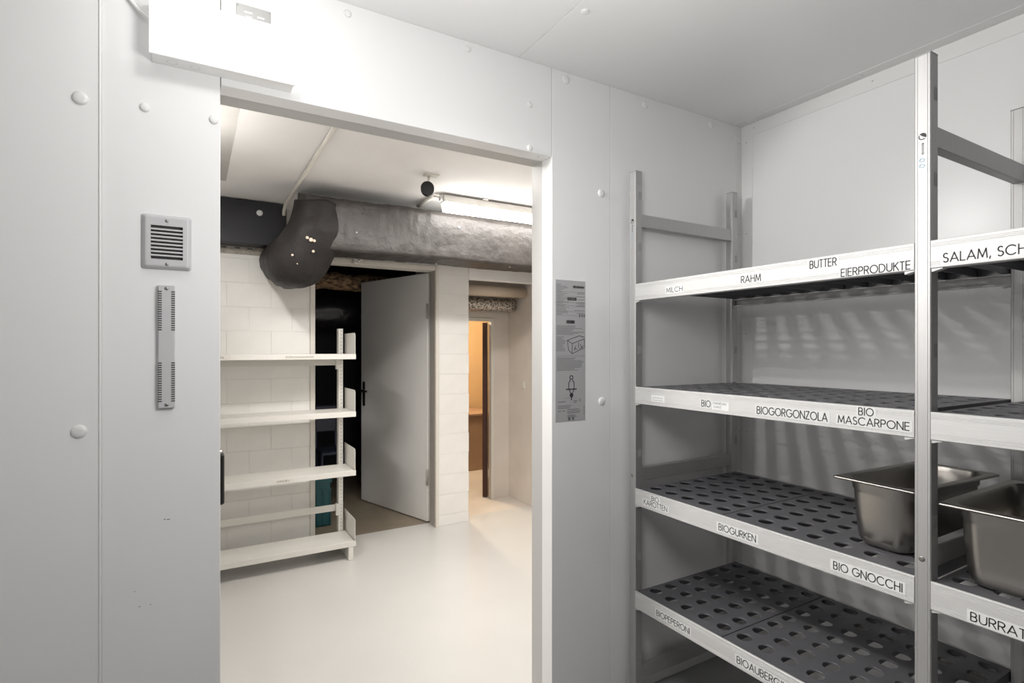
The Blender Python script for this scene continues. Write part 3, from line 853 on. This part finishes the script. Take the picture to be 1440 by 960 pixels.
for x in (0.98, 1.16): MB('navy').tube([(x, 5.02, 0), (x, 5.02, 0.44)], 0.012).build('leg', ch_)

# ---------------- pipes in the alcove
tag(MB('pipe_beige').cyl((1.905, 4.14, 1.880), (2.55, 4.14, 1.880), 0.048, n=24).build('heating_pipe'), 'smooth beige pipe running across the alcove under its lintel', 'pipe')
tag(MB('foil').tube([(1.905+0.06*i, 4.26, 1.775) for i in range(11)], [0.062+0.003*math.sin(i*2.3) for i in range(11)], n=26, wob=0.06).build('foil_pipe'),
    'pipe wrapped in crumpled silver foil below the beige alcove pipe', 'pipe')
sk = MB('framewhite').box(2.545, 2.552, 4.13, 4.19, 1.02, 1.10, bev=0.004).dome((2.545, 4.16, 1.06), (-1, 0, 0), 0.02, 0.004).build('wall_socket')
tag(sk, 'small cream wall socket on the right wall of the alcove', 'socket')

# ---------------- black wrapped duct
du = thing('ventilation_duct', 'large black film wrapped ventilation duct hanging under the hall ceiling', 'duct')
b = MB('duct')
sec = []
y0, y1, z0, z1, r = 3.205, 3.50, 1.952, 2.255, 0.035
for cy, cz, a in ((y1-r, 2.316-r, 0), (y0+r, z1-r, 90), (y0+r*0.5, z0+r*0.5, 180), (y1-r, z0+r, 270)):
    rr = r if a != 180 else r*0.5
    for i in range(5):
        t = math.radians(a+90*i/4); sec.append((cy+rr*math.cos(t), cz+rr*math.sin(t)))
# subdivide long sides so that the film can wrinkle
def dens(P, m=0.03):
    out = []
    for i in range(len(P)):
        a, c_ = Vector(P[i]), Vector(P[(i+1) % len(P)])
        k = max(1, int((c_-a).length/m))
        out += [tuple(a.lerp(c_, q/k)) for q in range(k)]
    return out
sec = dens(sec)
from mathutils import noise as NZ
N = 150
rows = []
for k in range(N+1):
    x = 0.54+(2.551-0.54)*k/N
    ring_ = []
    cen = Vector(((y0+y1)/2, (z0+z1)/2))
    for (yy, zz) in sec:
        w_ = 0.008*NZ.noise(Vector((x*16, zz*7, yy*7))) + 0.004*NZ.noise(Vector((x*45, zz*18, 3.3)))
        amp = 1.0 if x < 1.3 else 0.45
        d_ = (Vector((yy, zz))-cen).normalized()
        sag = 0.006*math.sin(x*6.0)
        ring_.append((x, yy+d_.x*w_*amp, zz+d_.y*w_*amp+sag*0.4))
    rows.append(ring_)
V = loft(b, rows, smooth=True)
b.bm.faces.new(V[0][::-1]); b.bm.faces.new(V[-1])
b.build('duct_body', du)
b = MB('duct_elbow')
pts = [(0.500, 3.945, 1.960), (0.503, 3.80, 1.940), (0.507, 3.62, 1.915), (0.515, 3.48, 1.900), (0.535, 3.39, 1.910), (0.565, 3.35, 1.965), (0.600, 3.312, 2.05), (0.615, 3.305, 2.13), (0.620, 3.305, 2.215)]
rad = [0.130, 0.140, 0.150, 0.160, 0.166, 0.160, 0.147, 0.138, 0.132]
# smooth the path
def cr_interp(P, R_, m=5):
    out, ro = [], []
    for i in range(len(P)-1):
        p0, p1, p2, p3 = [Vector(P[max(0, min(len(P)-1, i+q))]) for q in (-1, 0, 1, 2)]
        for q in range(m):
            t = q/m
            out.append(0.5*((2*p1)+(p2-p0)*t+(2*p0-5*p1+4*p2-p3)*t*t+(3*p1-p0-3*p2+p3)*t**3))
            ro.append(R_[i]+(R_[i+1]-R_[i])*t)
    out.append(Vector(P[-1])); ro.append(R_[-1])
    return out, ro
pp, rr_ = cr_interp(pts, rad)
b.tube(pp, rr_, n=44)
for v in b.bm.verts:
    n_ = 0.012*NZ.noise(v.co*9) + 0.006*NZ.noise(Vector((v.co.x*40, v.co.y*12, v.co.z*26)))
    v.co += Vector((n_*0.6, -n_, n_))
b.build('elbow', du)
MB('duct_flat').box(-0.9, 0.52, 3.80, 3.935, 2.042, 2.318, bev=0.004).build('flat_section', du)
b = MB('wool'); 
b.bm.free()
for (x, y, z, r_) in ((0.560, 3.168, 1.985, 0.012), (0.578, 3.172, 1.982, 0.009), (0.540, 3.168, 1.995, 0.009), (0.575, 3.185, 1.925, 0.008), (0.47, 3.215, 1.90, 0.007), (0.50, 3.235, 1.86, 0.008)):
    MB('pipe_beige').dome((x, y, z), (0.05, -1, -0.15), r_, 0.006, seg=7).build('film_tear', du)
for p_, n_, r_, h_ in (((1.475, y0-0.004, 2.165), (0, -1, 0), 0.0085, 0.006), ((0.36, 3.798, 2.245), (0, -1, 0), 0.019, 0.006), ((0.82, y0-0.004, 2.06), (0, -1, 0), 0.004, 0.003),
                       ((1.40, 3.40, 1.950), (0, -0.3, -1), 0.006, 0.003), ((1.89, 3.26, 1.951), (0, -0.3, -1), 0.010, 0.004)):
    MB('cap').dome(p_, n_, r_, h_, seg=14).build('fixing_pin', du)
cc = thing('cable_clamp', 'small clear cable clamp screwed above the grey door frame', 'clamp')
MB('lamp_housing').box(0.975, 1.045, 3.90, 3.928, 1.985, 2.035, bev=0.008).build('body', cc)
MB('chrome').dome((1.015, 3.90, 2.012), (0, -1, 0), 0.010, 0.006, seg=12).build('screw', cc)

# ---------------- ceiling conduits, spotlight, tube light
tag(MB('framewhite').tube([(0.51, 1.80, HC-0.013), (0.51, 3.70, HC-0.013), (0.505, 3.745, HC-0.022), (0.50, 3.770, HC-0.055), (0.50, 3.772, HC-0.085)], 0.0105).build('conduit'),
    'white cable conduit crossing the hall ceiling and bending down at the black duct', 'conduit', 'ceiling conduits')
tag(MB('framewhite').tube([(1.265, 3.115, HC-0.012), (1.262, 3.30, HC-0.012), (1.262, 3.375, HC-0.012)], 0.0105).build('conduit'),
    'short white conduit on the ceiling between the tube light and the duct', 'conduit', 'ceiling conduits')
sp = thing('spotlight', 'small round black spotlight on a white bracket under the hall ceiling', 'lamp')
vd = Vector((-1.093, -2.78, -0.35)).normalized()
c0 = Vector((1.093, 2.78, 2.248))
MB('matt').cyl(c0-vd*0.035, c0+vd*0.03, 0.036, n=24).build('head', sp)
MB('matt').cyl(c0+vd*0.029, c0+vd*0.031, 0.026, n=24).build('lens', sp)
b = MB('framewhite'); b.box(1.075, 1.150, 2.745, 2.800, HC-0.006, HC, bev=0.001); b.cyl((1.105, 2.785, HC-0.005), (1.10, 2.785, 2.27), 0.007)
b.build('bracket', sp)
tl = thing('tube_light', 'lit fluorescent tube light with white housing under the hall ceiling', 'lamp')
b = MB('lamp_housing'); b.prism([(3.042, HC-0.012), (3.095, HC-0.012), (3.10, HC-0.055), (3.036, HC-0.055)], 'x', 1.305, 2.50); b.build('housing', tl)
b = MB('tube'); b.prism([(3.036, HC-0.056), (3.10, HC-0.056), (3.098, HC-0.090), (3.085, HC-0.108), (3.052, HC-0.108), (3.038, HC-0.090)], 'x', 1.313, 2.495); b.build('diffuser', tl)
b = MB('lamp_housing'); b.cyl((1.285, 3.07, HC-0.03), (1.306, 3.07, HC-0.03), 0.017).build('end_gland', tl)
for x in (1.56, 2.30): MB('chrome').box(x, x+0.04, 3.032, 3.10, HC-0.014, HC, bev=0.002).build('mounting_clip', tl)
tag(MB('framewhite').tube([(1.265, 3.105, HC-0.013), (1.275, 3.085, HC-0.02), (1.287, 3.07, HC-0.03)], 0.0045).build('lamp_cable'), 'short white cable from the conduit to the end of the tube light', 'cable')

# ---------------- cream metal rack in the hall
hr = thing('metal_rack', 'cream enamelled metal shelf rack standing against the painted block wall', 'shelf')
XA, XB = -0.06, 0.876
up = None
for x in (XA, XB):
    if up is None:
        b = MB('rack', 'slot')
        b.prism([(-0.015, 0.0), (0.015, 0.0), (0.015, 0.05), (-0.015, 0.05)], 'z', 0.0, 1.52)
        zz = 0.05
        while zz < 1.51:
            b.box(0.001, 0.006, -0.0006, 0.001, zz, zz+0.009, mi=1); zz += 0.025
        b.build('upright', hr).location = (x, 3.848, 0); up = hr.children[0]
    else: inst(up, 'upright', hr, (x, 3.848, 0))
SZ = [1.347, 0.970, 0.585, 0.122]
shf = None
for i, z in enumerate(SZ):
    if shf is None:
        b = MB('rack')
        b.box(XA-0.03, 0.905, 3.600, 3.845, -0.002, 0.0); b.box(XA-0.03, 0.917, 3.598, 3.602, -0.034, 0.0, bev=0.001)
        b.box(XA-0.03, 0.905, 3.602, 3.620, -0.034, -0.032); b.box(XA-0.03, 0.905, 3.842, 3.845, -0.03, 0.0)
        shf = b.build('shelf_board', hr); shf.location = (0, 0, z)
        # end plate with a rounded front top corner
        P = [(3.602, -0.034), (3.895, -0.034), (3.895, 0.140), (3.625, 0.140)] + [(3.625+0.023*math.cos(math.radians(a)), 0.117+0.023*math.sin(math.radians(a))) for a in (105, 120, 135, 150, 165, 180)]
        ep = MB('rack').prism(P, 'x', 0, 0.0022).build('end_plate', hr); ep.location = (0.912, 0, z)
    else:
        inst(shf, 'shelf_board', hr, (0, 0, z)); inst(ep, 'end_plate', hr, (0.912, 0, z))
    inst(ep, 'end_plate', hr, (XA-0.035, 0, z))
for z in (1.268, 0.262):
    MB('rack').box(XA+0.015, XB-0.016, 3.862, 3.868, z, z+0.045).build('tie_rail', hr)
    MB('rack').box(XB-0.032, XB-0.015, 3.842, 3.870, z-0.028, z+0.052, bev=0.001).build('rail_bracket', hr)
ft = MB('rack').box(-0.016, 0.016, 3.598, 3.848, 0.0, 0.085, bev=0.003).build('foot', hr); ft.location = (0.885, 0, 0)
inst(ft, 'foot', hr, (XA, 0, 0))
def rack_tag(xa, xb, z, words):
    b = MB('framewhite', 'ink_shelf')
    b.box(xa, xb, 3.5970, 3.5982, z-0.012, z+0.011)
    x = xa+0.008
    for w_ in words:
        b.box(x, x+w_*0.75, 3.5964, 3.5972, z-0.006, z+0.006*random.uniform(.3, 1), mi=1); x += w_
    b.build('label_strip', hr)
rack_tag(0.08, 0.185, 1.331, (0.01, 0.012, 0.01, 0.012, 0.01, 0.01))
rack_tag(0.48, 0.70, 1.331, [0.011]*15)
rack_tag(0.43, 0.53, 0.568, (0.01, 0.008, 0.012, 0.014, 0.02, 0.01))

# ---------------- cold room door standing open outside the left jamb
cd = struct('door_2', 'open insulated door of the cold room outside the left jamb', 'door')
MB('panel').box(-0.045, 0.030, 1.80, 2.80, 0.02, 2.10, bev=0.004).build('leaf', cd)
b = MB('black'); b.box(0.048, 0.107, 2.50, 2.565, 0.745, 0.955, bev=0.010, seg=3); b.box(0.030, 0.055, 2.515, 2.55, 0.80, 0.90)
b.build('handle', cd)
MB('chrome').cyl((0.083, 2.532, 0.953), (0.083, 2.532, 0.966), 0.02).build('handle_cap', cd)
